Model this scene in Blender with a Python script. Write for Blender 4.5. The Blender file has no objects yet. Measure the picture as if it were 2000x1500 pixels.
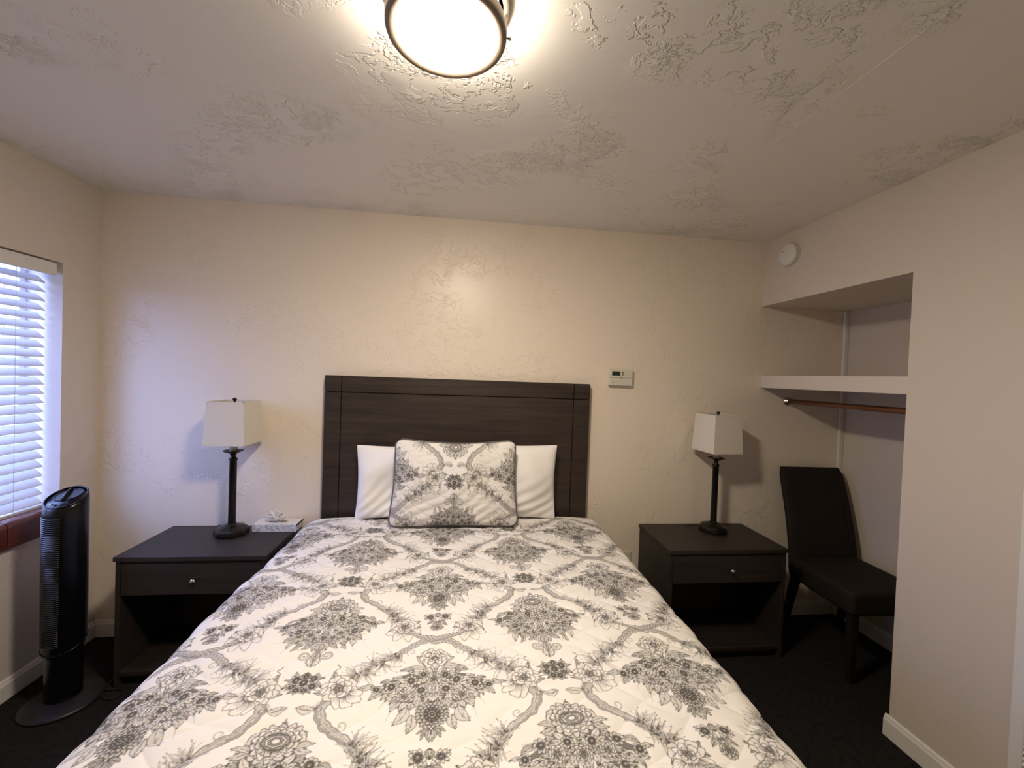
import bpy, bmesh, math, random
import numpy as np
from mathutils import Vector, Matrix
random.seed(7)
rng = np.random.default_rng(11)
scene = bpy.context.scene
col = scene.collection
PI = math.pi

# ------------------------------------------------------------------ camera
F_PX, YAW, PITCH, ROLL, CAM_Z = 807.6, 0.1133, -0.0194, 0.0365, 1.52
cam_data = bpy.data.cameras.new('camera')
cam_data.sensor_width = 36.0
cam_data.lens = F_PX * 36.0 / 2000.0
cam_data.clip_start = 0.02
cam = bpy.data.objects.new('camera', cam_data)
col.objects.link(cam)
_f = Vector((math.sin(YAW), math.cos(YAW), 0)); _r = Vector((math.cos(YAW), -math.sin(YAW), 0)); _u = Vector((0, 0, 1))
_f2 = _f * math.cos(PITCH) + _u * math.sin(PITCH); _u2 = _u * math.cos(PITCH) - _f * math.sin(PITCH)
_r3 = _r * math.cos(ROLL) + _u2 * math.sin(ROLL); _u3 = _u2 * math.cos(ROLL) - _r * math.sin(ROLL)
cam.matrix_world = Matrix(((_r3.x, _u3.x, -_f2.x, 0), (_r3.y, _u3.y, -_f2.y, 0), (_r3.z, _u3.z, -_f2.z, CAM_Z), (0, 0, 0, 1)))
scene.camera = cam

# ------------------------------------------------------------------ daylight and exposure
SKY_COLOR, SKY_STRENGTH = (0.34, 0.445, 1.0), 18.5
LAMP_COLOR, LAMP_STRENGTH = (1.0, 0.865, 0.70), 222.0
world = bpy.data.worlds.new('sky'); scene.world = world
world.use_nodes = True
wb = world.node_tree.nodes['Background']
wb.inputs['Color'].default_value = (*SKY_COLOR, 1); wb.inputs['Strength'].default_value = SKY_STRENGTH
scene.view_settings.view_transform = 'Standard'
scene.view_settings.look = 'None'
scene.view_settings.gamma = 1.0
scene.view_settings.use_curve_mapping = False
scene.view_settings.exposure = 0.0
scene.cycles.adaptive_threshold = 0.02
scene.cycles.max_bounces = 6; scene.cycles.diffuse_bounces = 4; scene.cycles.glossy_bounces = 2
scene.cycles.caustics_reflective = False; scene.cycles.caustics_refractive = False

# ------------------------------------------------------------------ room dimensions
XL, XR, YB, YF, ZC = -1.985, 1.90, 2.498, -1.55, 2.44
NX = 2.52            # inner side wall of the niche
NY0, NY1 = 1.585, YB # niche opening
NZ = 2.03            # underside of the niche header
NYF = 1.30           # hidden near end of the niche
WY0, WY1, WZ0, WZ1 = 1.45, 2.285, 0.775, 1.995   # window recess in the left wall
WD = 0.16            # recess depth

# ------------------------------------------------------------------ materials
def new_mat(name):
    m = bpy.data.materials.new(name); m.use_nodes = True
    nt = m.node_tree
    return m, nt, nt.nodes['Principled BSDF']
def setin(b, **kw):
    for k, v in kw.items():
        k = k.replace('_', ' ')
        if k in b.inputs:
            b.inputs[k].default_value = (*v, 1) if isinstance(v, tuple) and len(v) == 3 else v
def node(nt, t, **kw):
    n = nt.nodes.new(t)
    for k, v in kw.items():
        setattr(n, k, v)
    return n
def mapped(nt, scale=(1, 1, 1), rot=(0, 0, 0)):
    tc = node(nt, 'ShaderNodeTexCoord'); mp = node(nt, 'ShaderNodeMapping')
    mp.inputs['Scale'].default_value = scale; mp.inputs['Rotation'].default_value = rot
    nt.links.new(tc.outputs['Object'], mp.inputs['Vector'])
    return mp.outputs['Vector']
def noise(nt, vec, scale, detail=3.0, rough=0.5, dist=0.0):
    n = node(nt, 'ShaderNodeTexNoise')
    n.inputs['Scale'].default_value = scale; n.inputs['Detail'].default_value = detail
    n.inputs['Roughness'].default_value = rough; n.inputs['Distortion'].default_value = dist
    nt.links.new(vec, n.inputs['Vector'])
    return n.outputs['Fac']
def ramp(nt, fac, stops):
    r = node(nt, 'ShaderNodeValToRGB')
    els = r.color_ramp.elements
    while len(els) < len(stops): els.new(0.5)
    for e, (p, c) in zip(els, stops):
        e.position = p; e.color = (*c, 1) if len(c) == 3 else c
    nt.links.new(fac, r.inputs['Fac'])
    return r.outputs['Color']
def mathn(nt, op, a, b=None, c=None):
    n = node(nt, 'ShaderNodeMath', operation=op)
    for i, v in enumerate((a, b, c)):
        if v is None: continue
        if isinstance(v, (int, float)): n.inputs[i].default_value = v
        else: nt.links.new(v, n.inputs[i])
    return n.outputs[0]
def bump(nt, b, h, dist, strength=1.0):
    n = node(nt, 'ShaderNodeBump')
    n.inputs['Distance'].default_value = dist; n.inputs['Strength'].default_value = strength
    nt.links.new(h, n.inputs['Height']); nt.links.new(n.outputs['Normal'], b.inputs['Normal'])

def plaster(name, colour, relief, gloss, coverage=0.52):
    """hand-trowelled (knock-down) plaster under satin paint"""
    m, nt, b = new_mat(name)
    setin(b, Base_Color=colour, Roughness=gloss)
    v = mapped(nt)
    big = noise(nt, v, 2.6, 1.0, 0.5)                 # where the trowel left marks
    mask = ramp(nt, big, [(coverage - 0.05, (0, 0, 0)), (coverage + 0.08, (1, 1, 1))])
    skip = noise(nt, v, 12.0, 4.0, 0.66, 0.35)          # plates with ragged edges
    plate = ramp(nt, skip, [(0.505, (0, 0, 0)), (0.540, (1, 1, 1))])
    patch = ramp(nt, noise(nt, v, 6.0, 1.0, 0.5), [(0.56, (0, 0, 0)), (0.64, (1, 1, 1))])
    fine = noise(nt, v, 60.0, 2.0, 0.6, 0.5)          # stippled spots
    fr = ramp(nt, fine, [(0.48, (0, 0, 0)), (0.56, (1, 1, 1))])
    h = mathn(nt, 'MULTIPLY', mathn(nt, 'ADD', plate, mathn(nt, 'MULTIPLY', mathn(nt, 'MULTIPLY', fr, patch), 0.8)), mask)
    bump(nt, b, h, relief)
    return m
def paint(name, colour, rough=0.45, rel=0.0004):
    m, nt, b = new_mat(name)
    setin(b, Base_Color=colour, Roughness=rough)
    bump(nt, b, noise(nt, mapped(nt), 90.0, 2.0), rel)
    return m
def wood(name, dark, light, rough, axis='X', scale=1.0):
    m, nt, b = new_mat(name)
    sc = {'X': (0.7, 16, 16), 'Y': (16, 0.7, 16), 'Z': (16, 16, 0.7)}[axis]
    v = mapped(nt, tuple(s * scale for s in sc))
    g = noise(nt, v, 2.6, 6.0, 0.62, 0.7)
    c = ramp(nt, g, [(0.30, dark), (0.72, light)])
    nt.links.new(c, b.inputs['Base Color'])
    setin(b, Roughness=rough)
    fine = noise(nt, v, 12.0, 3.0, 0.6)
    bump(nt, b, fine, 0.0006)
    return m
def solid(name, colour, rough=0.5, metal=0.0, spec=0.5, rel=0.0003, nscale=160.0, coat=0.0):
    m, nt, b = new_mat(name)
    v = mapped(nt)
    n = noise(nt, v, nscale, 3.0)
    lo = tuple(c * 0.93 for c in colour)
    nt.links.new(ramp(nt, n, [(0.3, lo), (0.7, colour)]), b.inputs['Base Color'])
    setin(b, Roughness=rough, Metallic=metal, Specular_IOR_Level=spec, Coat_Weight=coat)
    bump(nt, b, n, rel)
    return m

M = {}
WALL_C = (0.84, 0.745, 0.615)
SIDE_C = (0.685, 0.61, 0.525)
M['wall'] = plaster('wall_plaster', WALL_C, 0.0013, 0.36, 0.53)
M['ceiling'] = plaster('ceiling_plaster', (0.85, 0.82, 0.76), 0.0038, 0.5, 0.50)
M['wall_window_dimmed'] = plaster('window_wall_plaster_dimmed', SIDE_C, 0.0010, 0.5, 0.56)  # the left wall's dimness is put into this darker colour
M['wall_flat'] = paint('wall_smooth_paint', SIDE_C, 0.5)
M['trim'] = paint('trim_white_paint', (0.80, 0.77, 0.72), 0.38, 0.0002)
M['shelf'] = paint('shelf_paint', (0.70, 0.63, 0.565), 0.4)
M['head_wood'] = wood('headboard_laminate', (0.018, 0.0125, 0.0098), (0.050, 0.035, 0.027), 0.42, 'X')
M['night_wood'] = wood('nightstand_laminate', (0.014, 0.010, 0.0085), (0.032, 0.023, 0.019), 0.52, 'X')
M['rod_wood'] = wood('rod_wood', (0.10, 0.035, 0.015), (0.24, 0.09, 0.035), 0.35, 'Y')
M['frame_wood'] = wood('window_frame_wood', (0.12, 0.035, 0.02), (0.22, 0.07, 0.04), 0.4, 'Y')
M['black_plastic'] = solid('gloss_black_plastic', (0.0035, 0.0035, 0.005), 0.24, spec=0.35)
M['grille'] = solid('glossy_black_ribs', (0.006, 0.006, 0.009), 0.28, spec=0.9)
M['black_matt'] = solid('matt_black_plastic', (0.008, 0.008, 0.010), 0.45)
M['bronze'] = solid('oil_rubbed_bronze', (0.016, 0.012, 0.010), 0.30, 0.5)
M['lamp_ring'] = solid('brushed_bronze_ring', (0.27, 0.215, 0.165), 0.45, 0.4)
M['nickel'] = solid('satin_nickel', (0.72, 0.70, 0.66), 0.22, 1.0)
M['plastic_white'] = solid('white_plastic', (0.78, 0.76, 0.72), 0.4)
M['plastic_cream'] = solid('cream_plastic', (0.70, 0.66, 0.56), 0.42)
M['lcd'] = solid('lcd_glass', (0.025, 0.03, 0.022), 0.15)
M['grey_print'] = solid('grey_print', (0.22, 0.20, 0.17), 0.5)
M['white_cotton'] = solid('white_cotton', (0.94, 0.92, 0.90), 0.85, rel=0.0006, nscale=420)
M['piping'] = solid('grey_piping_fabric', (0.14, 0.125, 0.12), 0.8, rel=0.0006, nscale=500)
M['mattress'] = solid('mattress_cover', (0.82, 0.79, 0.76), 0.8)
M['chair_fabric'] = solid('dark_brown_upholstery', (0.017, 0.012, 0.0085), 0.75, spec=0.22, rel=0.0008, nscale=240)
M['chair_leg'] = wood('dark_chair_wood', (0.006, 0.0045, 0.004), (0.013, 0.009, 0.007), 0.5, 'Z')
M['tissue'] = solid('tissue_paper', (0.88, 0.88, 0.88), 0.9)
M['slat'] = solid('white_blind_slat', (0.74, 0.74, 0.75), 0.42)
M['cord'] = solid('blind_cord', (0.62, 0.62, 0.62), 0.7)
M['heater'] = paint('heater_enamel', (0.80, 0.79, 0.76), 0.3, 0.0001)
M['shade_sheet'] = solid('painted_slot_shade', (0.01, 0.009, 0.008), 0.8)  # near-black colour that stands in for shade behind the heater louvres

def carpet_mat():
    m, nt, b = new_mat('charcoal_carpet')
    v = mapped(nt)
    n = noise(nt, v, 260.0, 3.0, 0.7)
    n2 = noise(nt, v, 40.0, 2.0, 0.5)
    c = ramp(nt, mathn(nt, 'ADD', mathn(nt, 'MULTIPLY', n, 0.7), mathn(nt, 'MULTIPLY', n2, 0.3)),
             [(0.34, (0.007, 0.0065, 0.007)), (0.66, (0.036, 0.032, 0.031))])
    nt.links.new(c, b.inputs['Base Color']); setin(b, Roughness=0.95, Specular_IOR_Level=0.1)
    bump(nt, b, n, 0.006)
    return m
M['carpet'] = carpet_mat()

def tile_mat():
    m, nt, b = new_mat('glazed_red_tile')
    v = mapped(nt)
    n = noise(nt, v, 14.0, 4.0, 0.6)
    nt.links.new(ramp(nt, n, [(0.3, (0.075, 0.017, 0.013)), (0.7, (0.15, 0.036, 0.025))]), b.inputs['Base Color'])
    setin(b, Roughness=0.18); bump(nt, b, n, 0.0008)
    return m
M['tile'] = tile_mat()
M['grout'] = solid('grout', (0.30, 0.20, 0.17), 0.8)

def shade_mat():
    m, nt, b = new_mat('linen_lampshade')
    v = mapped(nt)
    n = mathn(nt, 'ADD', noise(nt, mapped(nt, (1, 1, 6)), 190.0, 2.0), noise(nt, mapped(nt, (6, 6, 1)), 190.0, 2.0))
    nt.links.new(ramp(nt, mathn(nt, 'MULTIPLY', n, 0.5), [(0.3, (0.70, 0.65, 0.55)), (0.7, (0.80, 0.755, 0.655))]), b.inputs['Base Color'])
    setin(b, Roughness=0.85)
    tr = node(nt, 'ShaderNodeBsdfTranslucent'); tr.inputs['Color'].default_value = (0.80, 0.74, 0.62, 1)
    mx = node(nt, 'ShaderNodeMixShader'); mx.inputs[0].default_value = 0.10
    nt.links.new(b.outputs[0], mx.inputs[1]); nt.links.new(tr.outputs[0], mx.inputs[2])
    nt.links.new(mx.outputs[0], nt.nodes['Material Output'].inputs['Surface'])
    return m
M['shade'] = shade_mat()

def slat_translucent():
    m = M['slat']; nt = m.node_tree; b = nt.nodes['Principled BSDF']
    tr = node(nt, 'ShaderNodeBsdfTranslucent'); tr.inputs['Color'].default_value = (0.85, 0.85, 0.85, 1)
    mx = node(nt, 'ShaderNodeMixShader'); mx.inputs[0].default_value = 0.18
    nt.links.new(b.outputs[0], mx.inputs[1]); nt.links.new(tr.outputs[0], mx.inputs[2])
    nt.links.new(mx.outputs[0], nt.nodes['Material Output'].inputs['Surface'])
slat_translucent()

def glass_mat():
    m, nt, b = new_mat('window_glass')
    t = node(nt, 'ShaderNodeBsdfTransparent'); t.inputs['Color'].default_value = (0.95, 0.97, 0.97, 1)
    g = node(nt, 'ShaderNodeBsdfGlossy'); g.inputs['Roughness'].default_value = 0.02
    mx = node(nt, 'ShaderNodeMixShader'); mx.inputs[0].default_value = 0.05
    nt.links.new(t.outputs[0], mx.inputs[1]); nt.links.new(g.outputs[0], mx.inputs[2])
    nt.links.new(mx.outputs[0], nt.nodes['Material Output'].inputs['Surface'])
    return m
M['glass'] = glass_mat()

def glow_mat(name, k):
    m, nt, b = new_mat(name)
    e = node(nt, 'ShaderNodeEmission')
    e.inputs['Color'].default_value = (*LAMP_COLOR, 1); e.inputs['Strength'].default_value = LAMP_STRENGTH * k
    nt.links.new(e.outputs[0], nt.nodes['Material Output'].inputs['Surface'])
    return m
M['glow'] = glow_mat('lit_opal_glass', 1.0)
M['glow_side'] = glow_mat('lit_opal_glass_wall', 0.30)

def print_mat():
    """white quilted cotton printed with grey toile: the print is the vertex attribute 'ink'"""
    m, nt, b = new_mat('toile_printed_cotton')
    a = node(nt, 'ShaderNodeAttribute'); a.attribute_name = 'ink'
    v = mapped(nt)
    tint = noise(nt, v, 5.0, 2.0)
    cloth = ramp(nt, tint, [(0.35, (0.80, 0.77, 0.75)), (0.65, (0.81, 0.78, 0.735))])
    mx = node(nt, 'ShaderNodeMix', data_type='RGBA')
    nt.links.new(a.outputs['Fac'], mx.inputs[0])
    nt.links.new(cloth, mx.inputs[6]); mx.inputs[7].default_value = (0.085, 0.078, 0.072, 1)
    nt.links.new(mx.outputs[2], b.inputs['Base Color'])
    setin(b, Roughness=0.85, Specular_IOR_Level=0.25)
    weave = noise(nt, v, 600.0, 2.0)
    bump(nt, b, weave, 0.0005)
    return m
M['print'] = print_mat()

# ------------------------------------------------------------------ mesh helpers
def link(o, parent=None):
    col.objects.link(o)
    if parent is not None: o.parent = parent
    return o
def obj(name, bm, mat, parent=None, smooth=False, loc=None, rot=None):
    me = bpy.data.meshes.new(name)
    bmesh.ops.recalc_face_normals(bm, faces=bm.faces)
    bm.to_mesh(me); bm.free()
    if smooth:
        for p in me.polygons: p.use_smooth = True
    me.materials.append(mat)
    o = bpy.data.objects.new(name, me)
    if loc is not None: o.location = loc
    if rot is not None: o.rotation_euler = rot
    return link(o, parent)
def tag(o, label, cat, group=None):
    o['label'] = label; o['category'] = cat
    if group: o['group'] = group
    return o
def thing(name, label, cat, loc=(0, 0, 0), rz=0.0, group=None):
    o = bpy.data.objects.new(name, None); o.location = loc; o.rotation_euler = (0, 0, rz)
    o.empty_display_size = 0.05
    link(o); return tag(o, label, cat, group)
def struct(o, label=None):
    o['kind'] = 'structure'
    if label: o['label'] = label
    return o
def box(bm, x0, x1, y0, y1, z0, z1, bev=0.0, seg=1):
    vs = [bm.verts.new((x, y, z)) for x in (x0, x1) for y in (y0, y1) for z in (z0, z1)]
    fs = [(0, 1, 3, 2), (4, 6, 7, 5), (0, 4, 5, 1), (2, 3, 7, 6), (0, 2, 6, 4), (1, 5, 7, 3)]
    faces = [bm.faces.new([vs[i] for i in f]) for f in fs]
    if bev > 0:
        es = list({e for f in faces for e in f.edges})
        bmesh.ops.bevel(bm, geom=es, offset=bev, segments=seg, profile=0.5, affect='EDGES')
    return bm
def box_obj(name, x0, x1, y0, y1, z0, z1, mat, parent=None, bev=0.0, seg=1, **kw):
    return obj(name, box(bmesh.new(), x0, x1, y0, y1, z0, z1, bev, seg), mat, parent, **kw)
def lathe(bm, prof, seg=32, c=(0, 0), close_top=True, close_bot=True, facet_rot=0.0):
    rings = []
    for r, z in prof:
        rings.append([bm.verts.new((c[0] + r * math.cos(2 * PI * k / seg + facet_rot), c[1] + r * math.sin(2 * PI * k / seg + facet_rot), z)) for k in range(seg)])
    for a, b_ in zip(rings, rings[1:]):
        for k in range(seg):
            bm.faces.new((a[k], a[(k + 1) % seg], b_[(k + 1) % seg], b_[k]))
    if close_bot: bm.faces.new(rings[0][::-1])
    if close_top: bm.faces.new(rings[-1])
    return bm
def tube(bm, pts, r, seg=8, closed=False):
    pts = [Vector(p) for p in pts]; n = len(pts); rings = []
    up0 = None
    for i, p in enumerate(pts):
        a = pts[(i - 1) % n] if (closed or i > 0) else p
        b_ = pts[(i + 1) % n] if (closed or i < n - 1) else p
        t = (b_ - a).normalized()
        ref = Vector((0, 0, 1)) if abs(t.z) < 0.95 else Vector((1, 0, 0))
        if up0 is not None and abs(up0.dot(t)) < 0.98: ref = up0
        s = t.cross(ref).normalized(); w = s.cross(t).normalized(); up0 = w
        rr = r[i] if isinstance(r, (list, tuple)) else r
        rings.append([bm.verts.new(p + (s * math.cos(2 * PI * k / seg) + w * math.sin(2 * PI * k / seg)) * rr) for k in range(seg)])
    m = n if closed else n - 1
    for i in range(m):
        a, b_ = rings[i], rings[(i + 1) % n]
        for k in range(seg):
            bm.faces.new((a[k], a[(k + 1) % seg], b_[(k + 1) % seg], b_[k]))
    if not closed:
        bm.faces.new(rings[0][::-1]); bm.faces.new(rings[-1])
    return bm
def catmull(pts, n=8):
    P = [Vector(p) for p in pts]; P = [P[0]] + P + [P[-1]]; out = []
    for i in range(1, len(P) - 2):
        for k in range(n):
            t = k / n; a, b_, c, d = P[i - 1], P[i], P[i + 1], P[i + 2]
            out.append(0.5 * ((2 * b_) + (c - a) * t + (2 * a - 5 * b_ + 4 * c - d) * t * t + (3 * b_ - a - 3 * c + d) * t ** 3))
    out.append(P[-2]); return out
def grid_mesh(name, X, Y, Z, mat, parent=None, ink=None, smooth=True, flip=False):
    """one mesh from 2-D coordinate arrays"""
    nr, nc = X.shape
    co = np.stack([X, Y, Z], -1).reshape(-1, 3).astype(np.float32)
    i = np.arange(nr * nc, dtype=np.int32).reshape(nr, nc)
    q = np.stack([i[:-1, :-1], i[:-1, 1:], i[1:, 1:], i[1:, :-1]], -1).reshape(-1, 4)
    if flip: q = q[:, ::-1]
    me = bpy.data.meshes.new(name)
    me.vertices.add(len(co)); me.vertices.foreach_set('co', co.ravel())
    me.loops.add(q.size); me.loops.foreach_set('vertex_index', np.ascontiguousarray(q).ravel())
    me.polygons.add(len(q)); me.polygons.foreach_set('loop_start', np.arange(0, q.size, 4, dtype=np.int32))
    me.update(calc_edges=True); me.validate()
    me.polygons.foreach_set('use_smooth', np.full(len(q), smooth))
    if ink is not None:
        at = me.attributes.new('ink', 'FLOAT', 'POINT'); at.data.foreach_set('value', ink.astype(np.float32).ravel())
    me.materials.append(mat); me.update()
    o = bpy.data.objects.new(name, me)
    return link(o, parent)

# ------------------------------------------------------------------ the toile print, drawn as line art on a repeat
PW, PH, PX = 0.345, 0.515, 0.0007        # half width and height of the repeat, resolution
U0, V0 = -0.07, -0.12
CW, CHh = int((PW + 0.14) / PX), int((PH + 0.24) / PX)
INK = np.zeros((CHh, CW), np.float32)
def _copies(p):
    p = np.asarray(p, float); out = []
    for m in (0, 1, 2):
        q = p.copy()
        if m == 1:
            if p[:, 0].min() > 0.03: continue
            q[:, 0] = -q[:, 0]
        if m == 2:
            if p[:, 0].max() < PW - 0.03: continue
            q[:, 0] = 2 * PW - q[:, 0]
        for dv in (-PH, 0, PH):
            w = q.copy(); w[:, 1] += dv
            if w[:, 1].max() < V0 + 0.02 or w[:, 1].min() > V0 + CHh * PX - 0.02: continue
            out.append(w)
    return out
def _bbox(p, pad):
    x0 = max(0, int((p[:, 0].min() - pad - U0) / PX)); x1 = min(CW, int((p[:, 0].max() + pad - U0) / PX) + 2)
    y0 = max(0, int((p[:, 1].min() - pad - V0) / PX)); y1 = min(CHh, int((p[:, 1].max() + pad - V0) / PX) + 2)
    if x1 <= x0 or y1 <= y0: return None
    gx = U0 + (np.arange(x0, x1) + 0.5) * PX; gy = V0 + (np.arange(y0, y1) + 0.5) * PX
    return (slice(y0, y1), slice(x0, x1)), gx[None, :], gy[:, None]
def fill(p, val):
    for q in _copies(p):
        bb = _bbox(q, 0.001)
        if bb is None: continue
        sl, gx, gy = bb
        ins = np.zeros((gy.shape[0], gx.shape[1]), bool)
        for a, b_ in zip(q, np.roll(q, -1, 0)):
            if a[1] == b_[1]: continue
            cond = (a[1] > gy) != (b_[1] > gy)
            xi = (b_[0] - a[0]) * (gy - a[1]) / (b_[1] - a[1]) + a[0]
            ins ^= cond & (gx < xi)
        INK[sl][ins] = val
def stroke(p, w, val):
    w = np.broadcast_to(np.asarray(w, float), (len(p),))
    for q in _copies(p):
        bb = _bbox(q, w.max())
        if bb is None: continue
        sl, gx, gy = bb
        al = np.zeros((gy.shape[0], gx.shape[1]), np.float32)
        for i in range(len(q) - 1):
            a, b_ = q[i], q[i + 1]; d = b_ - a; L = d @ d + 1e-12
            t = np.clip(((gx - a[0]) * d[0] + (gy - a[1]) * d[1]) / L, 0, 1)
            ds = np.hypot(gx - a[0] - t * d[0], gy - a[1] - t * d[1])
            al = np.maximum(al, np.clip(0.5 + (0.5 * (w[i] + (w[i + 1] - w[i]) * t) - ds) / PX, 0, 1))
        INK[sl] = INK[sl] * (1 - al) + val * al
def spline(pts, n=7):
    P = np.array([pts[0]] + list(pts) + [pts[-1]], float); out = []
    for i in range(1, len(P) - 2):
        for k in range(n):
            t = k / n; a, b_, c, d = P[i - 1], P[i], P[i + 1], P[i + 2]
            out.append(0.5 * (2 * b_ + (c - a) * t + (2 * a - 5 * b_ + 4 * c - d) * t * t + (3 * b_ - a - 3 * c + d) * t ** 3))
    return np.array(out + [P[-2]])
def loop(p): return np.vstack([p, p[:1]])
def R2(a): return np.array([[math.cos(a), math.sin(a)], [-math.sin(a), math.cos(a)]])
def leaf(x, y, ang, l, w, f=0.42, veins=3):
    t = np.linspace(0, 1, 9); prof = np.sin(PI * t ** 0.8) * w / 2
    bend = 0.12 * l * np.sin(PI * t) * random.choice((-1, 1))
    p = np.vstack([np.c_[t * l, prof + bend], np.c_[t[::-1] * l, -prof[::-1] + bend[::-1]]]) @ R2(ang) + (x, y)
    fill(p, f); stroke(loop(p), 0.0016, 0.95)
    mid = np.c_[t * l, bend] @ R2(ang) + (x, y)
    stroke(mid, 0.0014, 0.95)
    for k in range(veins):
        s = (k + 1) / (veins + 1)
        for sg in (-1, 1):
            v = np.array([[s * l, 0.12 * l * 0.8 * 0], [s * l + 0.16 * l, sg * w * 0.34 * math.sin(PI * s)]]) @ R2(ang) + (x, y)
            stroke(v, 0.0012, random.choice((0.1, 0.9)))
def petal(x, y, ang, l, w, f, sh=0.55):
    t = np.linspace(0, 2 * PI, 15)[:-1]
    r = 1 + 0.10 * np.sin(3 * t + random.random() * 6)
    p = np.c_[(0.5 - 0.5 * np.cos(t)) * l * r, 0.5 * w * np.sin(t) * r] @ R2(ang) + (x, y)
    fill(p, f); stroke(loop(p), 0.0017, 0.92)
    for k in (-2, -1, 0, 1, 2):
        q = np.array([[0.06 * l, k * 0.06 * w], [(0.62 - .07 * abs(k)) * l, k * 0.17 * w]]) @ R2(ang) + (x, y)
        stroke(q, [0.0022, 0.0009], min(1, sh + .25))
def rose(x, y, r, squash=1.0, dark=0.12):
    n = 8
    for ring, (rr, nn, f) in enumerate(((1.0, 9, dark + 0.10), (0.72, 7, dark), (0.46, 5, dark + 0.05))):
        a0 = random.random() * 6
        for k in range(nn):
            a = a0 + 2 * PI * k / nn + random.uniform(-.12, .12)
            d = np.array([math.cos(a), math.sin(a) * squash])
            petal(x + d[0] * r * rr * 0.35, y + d[1] * r * rr * 0.35, math.atan2(d[1], d[0]), r * rr * 0.66, r * rr * 0.62, f)
    t = np.linspace(0, 4 * PI, 22)
    stroke(np.c_[x + r * 0.022 * t * np.cos(t), y + squash * r * 0.022 * t * np.sin(t)], 0.0015, 0.85)
def daisy(x, y, r, n=9, f=0.25):
    a0 = random.random() * 6
    for k in range(n):
        a = a0 + 2 * PI * k / n
        petal(x + math.cos(a) * r * .18, y + math.sin(a) * r * .18, a, r * 0.85, r * 0.5, f, 0.7)
    t = np.linspace(0, 2 * PI, 12)[:-1]
    c = np.c_[x + r * .25 * np.cos(t), y + r * .25 * np.sin(t)]
    fill(c, 0.8); stroke(np.array([[x, y], [x + .0005, y]]), 0.0020, 0.1)
def blade(x, y, ang, l, curve, w=0.0032, val=0.6):
    t = np.linspace(0, 1, 7); a = ang + curve * t
    p = np.cumsum(np.c_[np.cos(a), np.sin(a)] * l / 7, 0) + (x, y)
    stroke(p, w * (1 - 0.75 * t), val)
    stroke(p[1:-1], w * 0.25, 0.15)
def scroll(x, y, r, sg, turns=1.6, a0=0.0, w=0.006):
    t = np.linspace(0, turns * 2 * PI, 26); rr = r * (1 - t / t.max() * 0.85)
    p = np.c_[x + sg * rr * np.cos(t + a0), y + rr * np.sin(t + a0)]
    stroke(p, w, 0.85); stroke(p, w * 0.6, 0.45)
def branch(pts, w0, w1, scales=False):
    P = spline(pts)
    n = len(P); w = np.linspace(w0, w1, n) * (1 + 0.16 * np.sin(np.arange(n) * 1.3))
    stroke(P, w, 0.92); stroke(P, w - 0.0030, 0.58)
    d = np.gradient(P, axis=0); d /= np.linalg.norm(d, axis=1)[:, None] + 1e-9; nn = np.c_[-d[:, 1], d[:, 0]]
    for k in (-0.28, 0.02, 0.27):
        stroke(P + nn * (w * k)[:, None] + rng.normal(0, .0006, P.shape), 0.0012, random.choice((0.8, 0.2)))
    for i in range(1, n - 1):
        for s in ((-.3, 0, .3) if scales else (random.uniform(-.3, .3),)):
            c = P[i] + nn[i] * w[i] * s
            stroke(np.array([c - d[i] * .0018, c + d[i] * .0018 + nn[i] * .001]), 0.0015, 0.12 if (i + int(s * 10)) % 2 else 0.85)
def tuft(x, y, ang, n, l, spread=1.2):
    for k in range(n):
        a = ang + random.uniform(-spread, spread)
        blade(x + random.uniform(-.01, .01), y + random.uniform(-.01, .01), a, l * random.uniform(.55, 1.15), random.uniform(-.9, .9), random.uniform(.0045, .0075), random.uniform(.65, .95))
def bouquet(cx, pts, n, flowers, ox, oy, lsize):
    """leaves and small flowers that fill a polygon, growing away from (ox, oy)"""
    pts = np.array(pts); lo, hi = pts.min(0), pts.max(0); k = 0; tries = 0; spots = []
    while k < n and tries < 6000:
        tries += 1
        q = lo + rng.random(2) * (hi - lo); ins = False
        for a, b_ in zip(pts, np.roll(pts, -1, 0)):
            if (a[1] > q[1]) != (b_[1] > q[1]) and q[0] < (b_[0] - a[0]) * (q[1] - a[1]) / (b_[1] - a[1]) + a[0]: ins = not ins
        if not ins or any((q[0] - s[0]) ** 2 + (q[1] - s[1]) ** 2 < (lsize * .36) ** 2 for s in spots): continue
        spots.append(q); k += 1
    ctr = pts.mean(0); fill(ctr + (pts - ctr) * .74, .80)
    spots.sort(key=lambda s: -((s[0] - ox) ** 2 + (s[1] - oy) ** 2))
    for i, q in enumerate(spots):
        a = math.atan2(q[1] - oy, q[0] - ox) + random.uniform(-.5, .5)
        l = lsize * random.uniform(.75, 1.2)
        if i % 3 == 2: blade(q[0], q[1], a, l * 1.1, random.uniform(-.8, .8), .0045, .62)
        leaf(q[0] - math.cos(a) * l * .5, q[1] - math.sin(a) * l * .5, a, l, l * .48, random.choice((.3, .42, .55)))
    for x, y, r in flowers:
        (rose if r > 0.019 else daisy)(x, y, r)

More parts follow.
